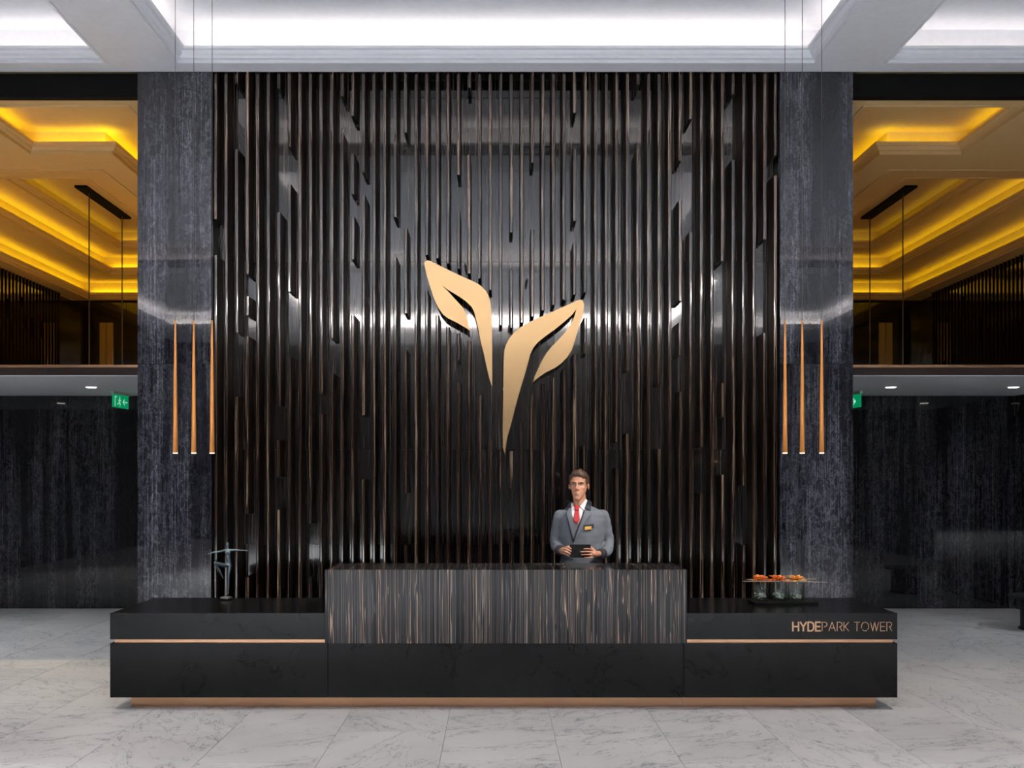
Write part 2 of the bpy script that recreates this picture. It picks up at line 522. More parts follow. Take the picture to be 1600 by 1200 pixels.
# ---- marble pillars either side of the slatted wall
for s_, side in ((-1, 'left'), (1, 'right')):
    p = empty('pillar', (0, 0, 0))
    tag(p, 'tall polished dark marble pillar flanking the slatted wall on the %s side' % side, 'pillar')
    xi, xo = (-2.768, -3.484) if s_ < 0 else (2.762, 3.47)
    bx('core', M['black'], p, xi, xo, 9.40, 10.9, 0, ZC)
    for z0, z1 in ((0, 2.826), (2.832, ZC-0.004)):
        bx('marble_slab', M['marble_dark'], p, xi, xo, 9.33, 9.40, z0, z1, 0.002)
        bx('marble_slab', M['marble_dark'], p, xo, xo-s_*0.03, 9.401, 10.9, z0, z1, 0.002)

# dark slot above the slats, where the soffit stops short of the wall
tag(bx('trim_5', M['flatblack'], None, -3.5, 3.5, 9.32, 9.9, 5.83, 5.86), kind='structure')
tag(bx('trim_6', M['flatblack'], None, -3.5, 3.5, 9.30, 9.319, ZC+0.004, 5.86), kind='structure')
# ---- slatted feature wall
wb = empty('wall_back'); tag(wb, kind='structure')
bx('backing', M['black'], wb, -2.765, 2.76, YP+0.03, 9.8, 0, 5.82)
xs = [-2.762 + (2.757+2.762)*i/5 for i in range(6)]
for z0, z1 in ((0, 1.06), (1.064, 2.0), (2.004, 3.868), (3.872, 5.82)):
    for a, b in zip(xs, xs[1:]):
        bx('veneer_panel', M['ebony_panel'], wb, a+0.0005, b-0.0005, YP, YP+0.03, z0, z1)

NC = 54
X0, XP = -2.751, 0.10296
SW = 0.034
gaps = {}
GP = [(372,132,231),(437,140,330),(453,231,286),(535,152,207),(552,183,238),(552,305,337),(569,271,303),(618,341,400),(636,209,354),
 (337,344,397),(718,275,330),(388,430,461),(388,494,524),(370,521,618),(453,457,556),(519,530,582),(552,407,491),(636,491,545),
 (437,635,686),(502,616,645),(716,565,596),(568,650,748),(437,747,795),(635,772,850),(487,820,900),(388,805,900),(733,139,240),
 (798,365,420),(830,256,357),(896,178,231),(896,347,378),(995,134,231),(1077,188,361),(1061,253,311),(1141,149,248),(1206,245,272),
 (1190,376,519),(1125,410,597),(1061,472,502),(1061,556,610),(1125,653,740),(979,580,676),(1027,603,700),(914,554,694),(962,692,730),
 (798,765,830),(1158,760,850),(1093,700,770)]
for px, ya, yb in GP:
    c = min(NC-1, max(0, round((px-334.5)/16.514)))
    gaps.setdefault(c, []).append((1.7+(750-yb)/160.4, 1.7+(750-ya)/160.4))
# clearance cut out of the slats round the emblem
clr = [(196,95),(235,62),(270,72),(400,135),(540,200),(606,285),(612,450),(640,452),(700,470),(760,440),(900,358),(1050,285),(1115,270),(1128,350),(1090,480),(1055,600),(985,700),(830,800),(790,900),(745,1020),(715,1140),(600,1140),(520,800),(505,560),(440,505),(330,440),(262,345),(222,210)]
clr = [(600+x/3.53, 380+y/3.53) for x, y in clr]
clr = [((x-775)/161.3, 1.7+(750-y)/161.3) for x, y in clr]
def crossings(poly, x):
    r = []
    for i in range(len(poly)):
        (x1, z1), (x2, z2) = poly[i-1], poly[i]
        if (x1 > x) != (x2 > x): r.append(z1+(z2-z1)*(x-x1)/(x2-x1))
    return sorted(r)
for c in range(NC):
    xa = X0 + XP*c
    r = crossings(clr, xa+SW/2)
    for a, b in zip(r[::2], r[1::2]): gaps.setdefault(c, []).append((a, b))
for c in range(NC):
    xa = X0 + XP*c
    segs = [(0.0, 5.82)]
    for g0, g1 in gaps.get(c, []):
        n2 = []
        for a, b in segs:
            if g1 <= a or g0 >= b: n2.append((a, b)); continue
            if g0 - a > 0.09: n2.append((a, g0))
            if b - g1 > 0.09: n2.append((g1, b))
        segs = n2
    for a, b in segs:
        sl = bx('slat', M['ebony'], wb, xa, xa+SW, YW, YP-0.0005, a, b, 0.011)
        sl.data.materials.append(M['ebony_shaded']); sl.data.materials.append(M['flatblack'])
        for f in sl.data.polygons:          # polished bright nose, flanks in the shaded copy, dark cut ends
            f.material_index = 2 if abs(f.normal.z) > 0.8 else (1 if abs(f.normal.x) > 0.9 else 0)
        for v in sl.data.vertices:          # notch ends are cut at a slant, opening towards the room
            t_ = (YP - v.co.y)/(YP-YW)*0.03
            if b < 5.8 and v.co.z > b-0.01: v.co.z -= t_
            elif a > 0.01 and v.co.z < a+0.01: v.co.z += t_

# ---- side bays: mezzanine above, passage below
ZM = 5.44
for s_, side in ((-1, 'left'), (1, 'right')):
    fx = lambda pts: [(s_*x, y) for x, y in (pts if s_ < 0 else pts[::-1])]
    # polygons given for the left side as positive |x| (mirrored), made ccw
    def poly(pts):
        q = [(s_*x, y) for x, y in pts]
        area2 = sum(q[i-1][0]*q[i][1]-q[i][0]*q[i-1][1] for i in range(len(q)))
        return q if area2 > 0 else q[::-1]
    A = poly([(5.33, 9.62), (5.33, 11.0), (4.39, 11.0), (4.39, 15.5), (3.7, 15.5), (3.7, 9.62)])
    B = poly([(8.4, 11.6), (8.4, 19.8), (4.77, 19.8), (4.77, 11.6)])
    Cc = poly([(7.7, 13.05), (7.7, 19.1), (5.57, 19.1), (5.57, 13.05)])
    Dd = poly([(7.25, 14.2), (7.25, 18.4), (6.0, 18.4), (6.0, 14.2)])
    mc = empty('ceiling'); tag(mc, kind='structure')
    bm = bmesh.new(); plate(bm, min(s_*3.48, s_*8.95), max(s_*3.48, s_*8.95), 9.46, 20.1, ZM, [A, B])
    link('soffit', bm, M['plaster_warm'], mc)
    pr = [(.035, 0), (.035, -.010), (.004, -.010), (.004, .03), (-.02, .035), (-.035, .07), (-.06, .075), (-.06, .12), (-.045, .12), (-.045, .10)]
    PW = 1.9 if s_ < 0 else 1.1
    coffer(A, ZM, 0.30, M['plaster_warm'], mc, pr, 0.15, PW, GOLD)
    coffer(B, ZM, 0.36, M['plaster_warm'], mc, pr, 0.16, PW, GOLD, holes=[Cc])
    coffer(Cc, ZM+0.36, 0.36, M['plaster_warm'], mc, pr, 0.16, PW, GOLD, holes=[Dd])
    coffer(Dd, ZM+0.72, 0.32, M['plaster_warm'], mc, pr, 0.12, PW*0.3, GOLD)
    # mezzanine walls
    wl = empty('wall_' + side); tag(wl, kind='structure')
    bx('lacquer_panel', M['lacquer'], wl, s_*8.85, s_*8.95, 9.46, 20.1, 2.93, ZM)
    n = 34
    for k in range(n):
        y = 14.9 + 0.128*k
        if y > 19.2: break
        cuts = []
        if random.random() < 0.45:
            zc_ = random.uniform(3.3, 4.9); cuts = [(zc_, zc_+random.uniform(.15, .45))]
        segs = [(2.94, ZM-0.003)]
        for g0, g1 in cuts: segs = [(2.94, g0), (g1, ZM-0.003)]
        for a, b in segs:
            bx('slat', M['lacquer'], wl, s_*8.70, s_*8.849, y, y+0.05, a, b)
    wf = empty('wall_far_' + side); tag(wf, kind='structure')
    xs = [3.3, 4.4, 5.5, 6.6, 7.7, 8.85]
    for a, b in zip(xs, xs[1:]):
        bx('lacquer_panel', M['lacquer'], wf, s_*(a+.003), s_*(b-.003), 20.0, 20.06, 2.93, ZM)
    # brass-framed door at the far end
    dr = empty('door_1' if s_ < 0 else 'door_2'); tag(dr, kind='structure')
    bx('door_leaf', M['gilt'], dr, s_*7.97, s_*8.09, 19.95, 19.999, 2.95, 4.97, 0.004)
    bx('door_leaf', M['gilt'], dr, s_*8.10, s_*8.24, 19.95, 19.999, 2.95, 4.97, 0.004)
    bx('door_frame', M['gold'], dr, s_*8.085, s_*8.10, 19.93, 19.949, 2.95, 4.97)
    # slab with fascia and copper rail
    fs = empty('trim_3' if s_ < 0 else 'trim_4'); tag(fs, kind='structure')
    bx('fascia', M['brown'], fs, s_*3.49, s_*9.2, 10.30, 10.40, 2.825, 2.906)
    bx('rail', M['copper'], fs, s_*3.49, s_*9.2, 10.285, 10.42, 2.907, 2.934, 0.003)
    bx('slab', M['oak'], fs, s_*3.49, s_*9.2, 10.401, 20.1, 2.84, 2.93)
    # passage ceiling
    lc = bx('ceiling', M['plaster_low'], None, s_*3.49, s_*(9.2 if s_ < 0 else 6.85), 10.30, 12.7, 2.815, 2.8245); tag(lc, kind='structure')
    # far wall of the passage in marble slabs
    gw = empty('wall_passage_' + side); tag(gw, kind='structure')
    xe = 9.2 if s_ < 0 else 6.86
    x = 3.3; 
    while x < xe-0.05:
        b = min(x+1.19, xe)
        bx('marble_slab', M['marble_far'], gw, s_*(x+.0015), s_*(b-.0015), 12.7, 12.78, 0, 2.814, 0.0015)
        x = b
    if s_ > 0:
        tag(bx('wall_passage_end', M['marble_far'], None, 6.86, 6.94, 10.45, 12.699, 0, 2.814), kind='structure')
    # inner flank of the bay behind the pillar
    tag(bx('wall_flank_' + side, M['lacquer'], None, s_*3.25, s_*3.42, 10.91, 20.0, 0, ZM), kind='structure')

# upper closure above the mezzanine and hall
tag(bx('ceiling', M['black'], None, -9.3, 9.3, -9.1, 20.2, 6.6, 6.65), kind='structure')
for s_, pw in ((-1, 760), (1, 190)):  # added warm fill, bounced off the mezzanine floor
    for x, y in ((4.9, 11.3), (8.5, 13.2), (5.1, 16.2)):
        spot('mezzanine_fill', (s_*x, y, 5.435), (s_*x*1.02, y+0.1, 2.9), pw, (1.0, 0.78, 0.30), 110, 1.0, 0.05)

# ---- passage downlights
def downlight(x, y, z, label):
    t = empty('downlight', (x, y, z))
    bm = bmesh.new()
    tube(bm, [(0, 0, -0.004), (0, 0, 0.0)], [0.072, 0.075], 24)
    link('trim_ring', bm, M['plaster'], t)
    bm = bmesh.new(); tube(bm, [(0, 0, -0.008), (0, 0, -0.0041)], [0.055, 0.058], 24)
    link('lens', bm, M['lampglow'], t)
    tag(t, label, 'downlight', 'round downlights in the passage ceiling')
    spot('downlight_beam', (x, y, z-0.02), (x, y, 0), 22, COOL, 120, 1.0, 0.05)
for x, lab in ((-4.85, 'round recessed downlight in the passage ceiling left of the left pillar'),
               (-6.3, 'round recessed downlight beyond the left edge, seen mirrored in the marble'),
               (4.73, 'round recessed downlight in the passage ceiling next to the right pillar'),
               (6.2, 'round recessed downlight in the passage ceiling near the right picture edge')):
    downlight(x, 11.5, 2.815, lab)

# ================================================================== RECEPTION DESK
DF = 7.09
desk = empty('reception_desk', (0, 0, 0))
tag(desk, 'long black stone reception desk with striped raised counter and copper bands', 'desk')
for a, b in ((-2.851, -1.243), (-1.240, 1.384), (1.387, 2.965)):
    bx('base_panel', M['black_stone'], desk, a, b, DF, 7.63 if abs(a+1.24) < .01 else 7.99, 0.093, 0.494, 0.002)
tag(bx('counter_block', M['counter'], desk, -1.262, 1.409, DF-0.012, 7.64, 0.4945, 1.038, 0.002), 'counter block in dark veneer with tan upright stripes')
for a, b in ((-2.851, -1.2635), (1.4105, 2.965)):
    bx('side_top', M['black_stone'], desk, a, b, DF, 8.01, 0.522, 0.717, 0.002)
    bx('copper_band', M['copper'], desk, a+0.025 if a < 0 else a, b if a < 0 else b-0.025, DF+0.022, 7.97, 0.4945, 0.5215)
for a, b in ((-2.74, -1.09), (-1.088, 0.0), (0.002, 1.4), (1.402, 2.85)):
    bx('plinth', M['copper'], desk, a, b, DF+0.12, 7.55, 0.0, 0.0925)
# lettering: strokes on a 0..w by 0..1 cell
LET = {
 'H': (0.72, [[(0,0),(0,1)],[(.72,0),(.72,1)],[(0,.5),(.72,.5)]]),
 'Y': (0.74, [[(0,1),(.37,.45)],[(.74,1),(.37,.45)],[(.37,.45),(.37,0)]]),
 'D': (0.72, [[(0,0),(0,1)],[(0,1),(.4,1),(.64,.86),(.72,.5),(.64,.14),(.4,0),(0,0)]]),
 'E': (0.58, [[(0,0),(0,1)],[(0,1),(.58,1)],[(0,.5),(.52,.5)],[(0,0),(.58,0)]]),
 'P': (0.62, [[(0,0),(0,1),(.4,1),(.6,.88),(.62,.72),(.5,.52),(.26,.47)]]),
 'A': (0.82, [[(0,0),(.41,1),(.82,0)],[(.28,.32),(.66,.32)]]),
 'R': (0.62, [[(0,0),(0,1),(.4,1),(.6,.88),(.6,.68),(.5,.52),(.3,.47)],[(.36,.42),(.62,0)]]),
 'K': (0.60, [[(0,0),(0,1)],[(.6,1),(.12,.5),(.6,0)]]),
 'T': (0.66, [[(0,1),(.66,1)],[(.33,.88),(.33,0)]]),
 'O': (0.92, [[(.46+.46*math.cos(t),.5+.5*math.sin(t)) for t in [math.radians(a) for a in range(-40,215,17)]],[(.46+.46*math.cos(t),.5+.5*math.sin(t)) for t in [math.radians(a) for a in range(228,311,14)]]]),
 'W': (1.02, [[(0,1),(.27,0),(.51,1),(.75,0),(1.02,1)]]),
}
def ribbon(bm, pts, th, y0, y1):
    for (a, b) in zip(pts, pts[1:]):
        a = Vector(a); b = Vector(b); d = (b-a); L = d.length
        if L < 1e-6: continue
        d.normalize(); n = Vector((-d.y, d.x))*th/2
        a2 = a - d*th*0.35; b2 = b + d*th*0.35
        q = [a2-n, b2-n, b2+n, a2+n]
        f0 = [bm.verts.new((p.x, y0, p.y)) for p in q]; f1 = [bm.verts.new((p.x, y1, p.y)) for p in q]
        bm.faces.new(f0); bm.faces.new(f1[::-1])
        for i in range(4): bm.faces.new((f0[i], f0[(i+1)%4], f1[(i+1)%4], f1[i]))
txt = 'HYDEPARK TOWER'
hgt = 0.064
thick = {True: 0.0105, False: 0.0042}
adv = 0; lay = []
for i, ch in enumerate(txt):
    if ch == ' ': adv += 0.50; continue
    lay.append((ch, adv, i < 4)); adv += LET[ch][0] + (0.24 if i < 4 else 0.235)
scale = (2.922-2.192)/(adv-0.235)
for ch, a, bold in lay:
    bm = bmesh.new(); kk = 0
    for st in LET[ch][1]:
        q = [(2.192+(a+x)*scale, 0.586+z*hgt) for x, z in st]
        for e in range(len(q)-1):
            kk += 1; ribbon(bm, q[e:e+2], thick[bold], DF-0.003-0.00012*kk, DF+0.001+0.0001*kk)
    link('letter', bm, M['copper'], desk)

# ================================================================== EMBLEM
emb = empty('wall_emblem', (0, 9.30, 3.2))
tag(emb, 'large brushed gold emblem of two leaves on the slatted wall above the desk', 'emblem')
L1 = [(222,112),(226,101),(235,96),(246,95),(258,99),(330,135),(400,169),(480,205),(515,222),(540,240),(560,261),(576,288),(586,320),(590,350),(594,420),(596,500),(597,600),(597,700),(597,795),(585,760),(565,680),(548,600),(535,550),(520,470),(505,410),(497,378),(484,352),(452,320),(400,285),(350,255),(318,232),(350,262),(380,295),(412,330),(440,362),(455,395),(464,436),(473,482),(450,466),(400,437),(350,412),(325,392),(297,352),(275,303),(256,245),(235,175)]
L2 = [(1040,328),(1060,317),(1083,311),(1096,317),(1103,335),(1103,352),(1098,390),(1085,430),(1070,480),(1052,540),(1035,590),(1010,630),(978,663),(945,686),(890,714),(845,745),(820,768),(832,733),(850,693),(870,650),(895,607),(925,570),(960,535),(1000,490),(1030,445),(1050,405),(1062,363),(1035,397),(990,437),(940,477),(890,513),(850,545),(825,575),(807,612),(795,660),(775,730),(750,810),(725,900),(700,1000),(680,1070),(665,1165),(656,1130),(655,1000),(658,800),(660,650),(663,595),(672,562),(690,526),(718,492),(750,466),(800,435),(880,400),(960,364)]
for L in (L1, L2):
    pts = [((600+x/3.53-775)/161.3, 1.7+(750-(380+y/3.53))/161.3 - 3.2) for x, y in L]
    bm = bmesh.new()
    f = bm.faces.new([bm.verts.new((x, 0, z)) for x, z in pts])
    r = bmesh.ops.extrude_face_region(bm, geom=[f])
    for v in [v for v in r['geom'] if isinstance(v, bmesh.types.BMVert)]: v.co.y += 0.035
    bmesh.ops.triangulate(bm, faces=[q for q in bm.faces if len(q.verts) > 4])
    link('leaf', bm, M['gold'], emb)
for x, z in ((-0.62, 0.55), (-0.30, 0.60), (-0.06, 0.05), (0.13, 0.0), (0.3, 0.45), (0.68, 0.25), (0.08, -0.6)):
    bm = bmesh.new(); tube(bm, [(x, 0.034, z), (x, YP-9.30+0.001, z)], [0.012, 0.012], 10)
    link('standoff', bm, M['wire'], emb)

# ================================================================== PENDANTS
def pendant(x, y, zb, zt, lab, ceil=6.08):
    t = empty('pendant_lamp', (x, y, zb))
    h = zt - zb
    bm = bmesh.new(); tube(bm, [(0,0,0.004),(0,0,h*0.33),(0,0,h*0.66),(0,0,h)], [0.0195,0.0155,0.0115,0.0065], 20)
    link('shade', bm, M['pend'], t, True)
    bm = bmesh.new(); tube(bm, [(0,0,-0.002),(0,0,0.0035)], [0.0165,0.0185], 20)
    link('diffuser', bm, M['pendglow'], t)
    bm = bmesh.new(); tube(bm, [(0,0,h+0.001),(0,0,ceil-zb)], [0.0024,0.0024], 8)
    link('cable', bm, M['wire'], t)
    tag(t, lab, 'lamp', 'slim copper pendant lamps hanging over the desk ends')
    spot('pendant_beam', (x, y, zb-0.01), (x, y, 0), 5, (1, .8, .55), 60, 1, 0.02)
zb, zt = 1.915, 2.98
for side, xs_ in (('left', (-2.572, -2.424, -2.277)), ('right', (2.318, 2.456, 2.612))):
    for k, x in enumerate(xs_):
        pos = {'left': ('leftmost', 'middle one', 'rightmost'), 'right': ('leftmost', 'middle one', 'rightmost')}[side][k]
        pendant(x, 7.7, zb, zt, 'slim tapering copper pendant, %s of the three above the %s desk end' % (pos, side))

# mezzanine ceiling plates with two hanging wires each
for s_, side in ((-1, 'left'), (1, 'right')):
    t = empty('hanging_fixture', (s_*6.73, 16.5, 6.478))
    bm = bmesh.new(); box(bm, -0.1, 0.1, -0.95, 0.95, -0.04, -0.002, 0.004); link('ceiling_plate', bm, M['flatblack'], t)
    for y in (-0.62, 0.78):
        bm = bmesh.new(); tube(bm, [(0, y, -0.041), (0, y, -3.3)], [0.011, 0.011], 8); link('wire', bm, M['wire'], t)
    bm = bmesh.new(); box(bm, -0.05, 0.05, -0.95, 0.95, -3.36, -3.301, 0.004); link('lamp_bar', bm, M['black'], t)
    tag(t, 'long black ceiling plate with two thin wires over the %s mezzanine' % side, 'light fixture')

# ================================================================== EXIT SIGNS
M['exit_green'] = simple('exit_green', (0.0, 0.32, 0.13), 0.3, emit=(0.0, 0.6, 0.22), estr=0.35)
M['exit_pale'] = simple('exit_pale', (0.6, 0.9, 0.75), 0.3, emit=(0.5, 1, 0.75), estr=0.5)
def exit_sign(x, y, ang, side, flip):
    t = empty('exit_sign', (x, y, 2.814), ang)
    bm = bmesh.new(); box(bm, -0.22, 0.22, -0.02, 0.02, -0.035, -0.001, 0.003); link('housing', bm, M['plaster_low'], t)
    bm = bmesh.new(); box(bm, -0.21, 0.21, -0.004, 0.004, -0.2, -0.0355); link('pane', bm, M['exit_green'], t)
    for fy in (-0.0065, 0.0045):
        bm = bmesh.new(); y0, y1 = fy, fy+0.002; zc = -0.12
        if flip:   # arrow only, pointing onwards
            for st in ([(-.03,.05),(.05,0),(-.03,-.05)], [(-.10,.0),(.04,0)]):
                ribbon(bm, [(a+.02, zc+b) for a, b in st], 0.018, y0, y1)
        else:      # running figure, arrow and doorway
            ribbon(bm, [(-.03, zc+.045), (-.03, zc+.05)], 0.02, y0, y1)
            for st in ([(-.03,.03),(-.045,-.01)], [(-.045,-.01),(-.015,-.025),(-.025,-.06)], [(-.045,-.01),(-.07,-.035),(-.095,-.035)], [(-.03,.025),(-.0,.01)], [(-.035,.025),(-.06,.01)]):
                ribbon(bm, [(a, zc+b) for a, b in st], 0.011, y0, y1)
            for st in ([(-.15,-.06),(-.15,.055),(-.11,.055)], [(.17,.0),(.06,0)], [(.1,.035),(.06,0),(.1,-.035)]):
                ribbon(bm, [(a, zc+b) for a, b in st], 0.013, y0, y1)
        link('pictogram', bm, M['exit_pale'], t)
    tag(t, 'small green emergency exit sign hanging beside the %s marble pillar' % side, 'sign')
exit_sign(-4.772, 12.2, math.radians(85), 'left', False)
exit_sign(4.54, 12.2, math.radians(-85), 'right', True)

# ================================================================== LOW TABLE (right edge)
t = empty('side_table', (6.2, 10.9, 0))
tag(t, 'low round black table at the right picture edge on the marble floor', 'table')
bm = bmesh.new(); tube(bm, [(0,0,.36),(0,0,.366),(0,0,.379),(0,0,.385)], [.335,.345,.345,.335], 40); link('tabletop', bm, M['black'], t)
bm = bmesh.new(); tube(bm, [(0,0,0),(0,0,.02),(0,0,.03),(0,0,.3595)], [.24,.24,.22,.22], 40); link('pedestal', bm, M['black'], t)

# ================================================================== FLOWER ARRANGEMENT
def clear(name, tint, ior):
    m, nt, b = new_mat(name); g = G(nt)
    nt.nodes.remove(b)
    tr_ = g.n('ShaderNodeBsdfTransparent'); tr_.inputs[0].default_value = (*tint, 1)
    gl = g.n('ShaderNodeBsdfGlossy'); gl.inputs['Roughness'].default_value = 0.02
    fr = g.n('ShaderNodeLayerWeight'); fr.inputs[0].default_value = 0.5
    pw = g.n('ShaderNodeMath', operation='POWER'); pw.inputs[1].default_value = 3.0
    g.l(fr.outputs['Facing'], pw.inputs[0])
    k = g.n('ShaderNodeMath', operation='MULTIPLY_ADD'); k.inputs[1].default_value = ior; k.inputs[2].default_value = 0.04
    g.l(pw.outputs[0], k.inputs[0])
    mx = g.n('ShaderNodeMixShader')
    g.l(k.outputs[0], mx.inputs[0]); g.l(tr_.outputs[0], mx.inputs[1]); g.l(gl.outputs[0], mx.inputs[2])
    g.l(mx.outputs[0], nt.nodes['Material Output'].inputs[0])
    return m
M['water'] = clear('water', (0.93, 0.96, 0.94), 0.6)
M['glass'] = clear('clear_glass', (0.95, 0.97, 0.96), 0.8)
M['pebble'] = simple('water_sparkle', (0.62, 0.66, 0.55), 0.1, coat=0.6)
def petal_mat(name, c0, c1):
    m, nt, b = new_mat(name); g = G(nt)
    f = g.noise(g.pos((60, 60, 60)), 1.0, 3)
    g.l(g.mix(f, c0, c1), b.inputs['Base Color']); b.inputs['Roughness'].default_value = 0.5
    b.inputs['Subsurface Weight'].default_value = 0.15
    return m
M['petal'] = petal_mat('orange_petal', (0.85, 0.16, 0.02), (1.0, 0.33, 0.08))
M['petal2'] = petal_mat('amber_petal', (0.95, 0.30, 0.03), (1.0, 0.55, 0.14))
M['twig'] = simple('pale_twig', (0.36, 0.27, 0.20), 0.7)
M['stem'] = simple('green_stem', (0.10, 0.16, 0.05), 0.6)
ZT = 0.7175
tr = bx('tray', M['flatblack'], None, 2.03, 2.54, 7.55, 7.74, ZT, ZT+0.022, 0.004)
tag(tr, 'flat black tray under the three flower glasses on the desk', 'tray')
def petal(L, wd, lift, curl):
    bm = bmesh.new(); rows = []
    for i in range(6):
        t_ = i/5
        wi = wd*math.sin(PI*(0.12+0.86*t_))**0.8*(1 if t_ < 1 else 0.1)
        r = L*t_; z = lift*t_*L - curl*t_*t_*L
        rows.append([bm.verts.new((r, y*wi, z + abs(y)*wi*0.35)) for y in (-1, -0.4, 0.4, 1)])
    for a, b_ in zip(rows, rows[1:]):
        for k in range(3): bm.faces.new((a[k], a[k+1], b_[k+1], b_[k]))
    r = bmesh.ops.extrude_face_region(bm, geom=bm.faces[:])
    for v in [v for v in r['geom'] if isinstance(v, bmesh.types.BMVert)]: v.co.z -= 0.0012
    return bm
for k, (gx, which) in enumerate(((2.105, 'left'), (2.248, 'middle'), (2.388, 'right'))):
    gy = 7.64; z0 = ZT+0.0225
    t = empty('glass_vase', (gx, gy, z0))
    tag(t, 'clear glass tumbler with water, %s of the three on the black tray' % which, 'vase', 'glass vases on the tray')
    R, H = 0.065, 0.152
    bm = bmesh.new(); n = 32
    P_ = [(0.0, 0.0), (R-0.004, 0), (R, 0.006), (R, H), (R-0.0035, H), (R-0.004, 0.014), (0.0, 0.012)]
    rings = []
    for (r_, z_) in P_:
        rings.append([bm.verts.new((0, 0, z_))] if r_ == 0 else [bm.verts.new((r_*math.cos(2*PI*j/n), r_*math.sin(2*PI*j/n), z_)) for j in range(n)])
    for a, b_ in zip(rings, rings[1:]):
        for j in range(n):
            if len(a) == 1: bm.faces.new((a[0], b_[(j+1)%n], b_[j]))
            elif len(b_) == 1: bm.faces.new((a[j], a[(j+1)%n], b_[0]))
            else: bm.faces.new((a[j], a[(j+1)%n], b_[(j+1)%n], b_[j]))
    link('glass', bm, M['glass'], t, True)
    bm = bmesh.new(); tube(bm, [(0,0,0.0145),(0,0,0.085)], [R-0.0046]*2, 32); link('water', bm, M['water'], t, False)
    bm = bmesh.new()  # beads made up to stand in for glints in the water
    for j in range(44):
        a = random.uniform(0, 2*PI); rr = random.uniform(0, 0.046)
        ball(bm, (rr*math.cos(a), rr*math.sin(a), 0.022+random.uniform(0, .036)), (random.uniform(.007, .011), random.uniform(.007, .011), 0.007), 1)
    tag(link('sparkle_beads', bm, M['pebble'], t, True), kind='stuff')
    # flower
    f = empty('flower', (gx, gy, z0+H))
    tag(f, 'open orange flower head resting in the %s glass tumbler' % which, 'flower', 'orange flowers in the glasses')
    mat = M['petal2'] if k == 2 else M['petal']
    for lay_, (cnt, L, wd, lift, curl, zz) in enumerate(((9, 0.084, 0.023, 0.30, 0.20, 0.0), (8, 0.070, 0.021, 0.62, 0.25, 0.006), (7, 0.052, 0.016, 1.0, 0.3, 0.008))):
        for j in range(cnt):
            bm = petal(L*random.uniform(.85, 1.12), wd, lift*random.uniform(.8, 1.2), curl)
            o = link('petal', bm, mat, f, True); o.location = (0, 0, zz+0.004)
            o.rotation_euler = (0, 0, 2*PI*(j+0.5*lay_)/cnt + random.uniform(-.2, .2))
    bm = bmesh.new(); ball(bm, (0, 0, 0.012), (0.012, 0.012, 0.012), 2); tube(bm, [(0,0,0.01),(0.006,0,-0.06),(0.015,0.0,-0.12)], [0.004,0.003,0.003], 8)
    link('stem', bm, M['stem'], f, True)
for k, pts in enumerate(([(1.955, 7.60, z0+H+0.006), (2.2, 7.585, z0+H+0.006), (2.45, 7.585, z0+H+0.006), (2.625, 7.60, z0+H-0.004)],
                         [(2.0, 7.67, z0+H+0.014), (2.25, 7.69, z0+H+0.006), (2.56, 7.69, z0+H+0.016)])):
    bm = bmesh.new(); tube(bm, pts, [0.003, 0.004, 0.004, 0.0025][:len(pts)], 8)
    tag(link('twig', bm, M['twig'], None, True), ('thin pale twig laid across the front rims of the glasses', 'thin pale twig laid across the back rims of the glasses')[k], 'twig')

# ================================================================== SCULPTURE
M['bronze'] = simple('patinated_bronze', (0.13, 0.17, 0.20), 0.38, metal=0.7)
M['rock'] = simple('grey_stone_base', (0.10, 0.10, 0.10), 0.5)
sc = empty('dancer_sculpture', (-2.21, 7.88, ZT)); K = 0.0053   # metres per image pixel there
tag(sc, 'slender bronze dancer statuette balancing on one leg at the left desk end', 'sculpture')
def Q(px, py, y=0.0): return ((px-358)*K - 0.0, y, (934-py)*K)
bm = bmesh.new()
# zoomed crop coordinates: px = 280 + u/8.57, py = 820 + v/8.57
def U(u, v, y=0.0): return Q(280+u/8.57, 820+v/8.57, y)
limb(bm, [U(690, 900), U(690, 760, .004), U(693, 640, -.004), U(710, 530, 0)], [.006, .0115, .011, .021])       # standing leg
limb(bm, [U(680, 905, -.03), U(690, 895, 0)], [.004, .007])
limb(bm, [U(695, 515), U(640, 515, -.03), U(555, 478, -.075)], [.020, .0175, .0125])                            # raised thigh
limb(bm, [U(552, 476, -.075), U(585, 570, -.05), U(612, 650, -.02), U(625, 690, -.01)], [.012, .0125, .007, .005])
limb(bm, [U(700, 520), U(692, 455), U(690, 400), U(692, 340)], [.024, .017, .015, .021])                        # torso
limb(bm, [U(650, 322), U(735, 320)], [.011, .011])
ball(bm, U(668, 350, -.014), .011); ball(bm, U(708, 350, -.014), .011)
limb(bm, [U(690, 330), U(687, 285)], [.008, .007])
ball(bm, U(684, 250, -.004), (.013, .015, .019)); ball(bm, U(676, 228, .008), (.012, .013, .009))
limb(bm, [U(640, 322), U(560, 340), U(480, 352, -.01), U(420, 373, -.015)], [.010, .0075, .006, .004])
limb(bm, [U(735, 320), U(800, 318), U(880, 322, -.01), U(958, 323, -.015)], [.010, .0075, .006, .004])
fuse('figure', bm, M['bronze'], sc, 0.0032, 3)
bm = bmesh.new()
bmesh.ops.create_icosphere(bm, subdivisions=3, radius=1)
for v in bm.verts:
    n_ = noise.noise(v.co*1.7)*0.22
    v.co = Vector((v.co.x*(0.052+n_*0.03)-0.002, v.co.y*0.04, max(0.0, 0.014 + v.co.z*0.016*(1+n_))))
link('base', bm, M['rock'], sc, True)

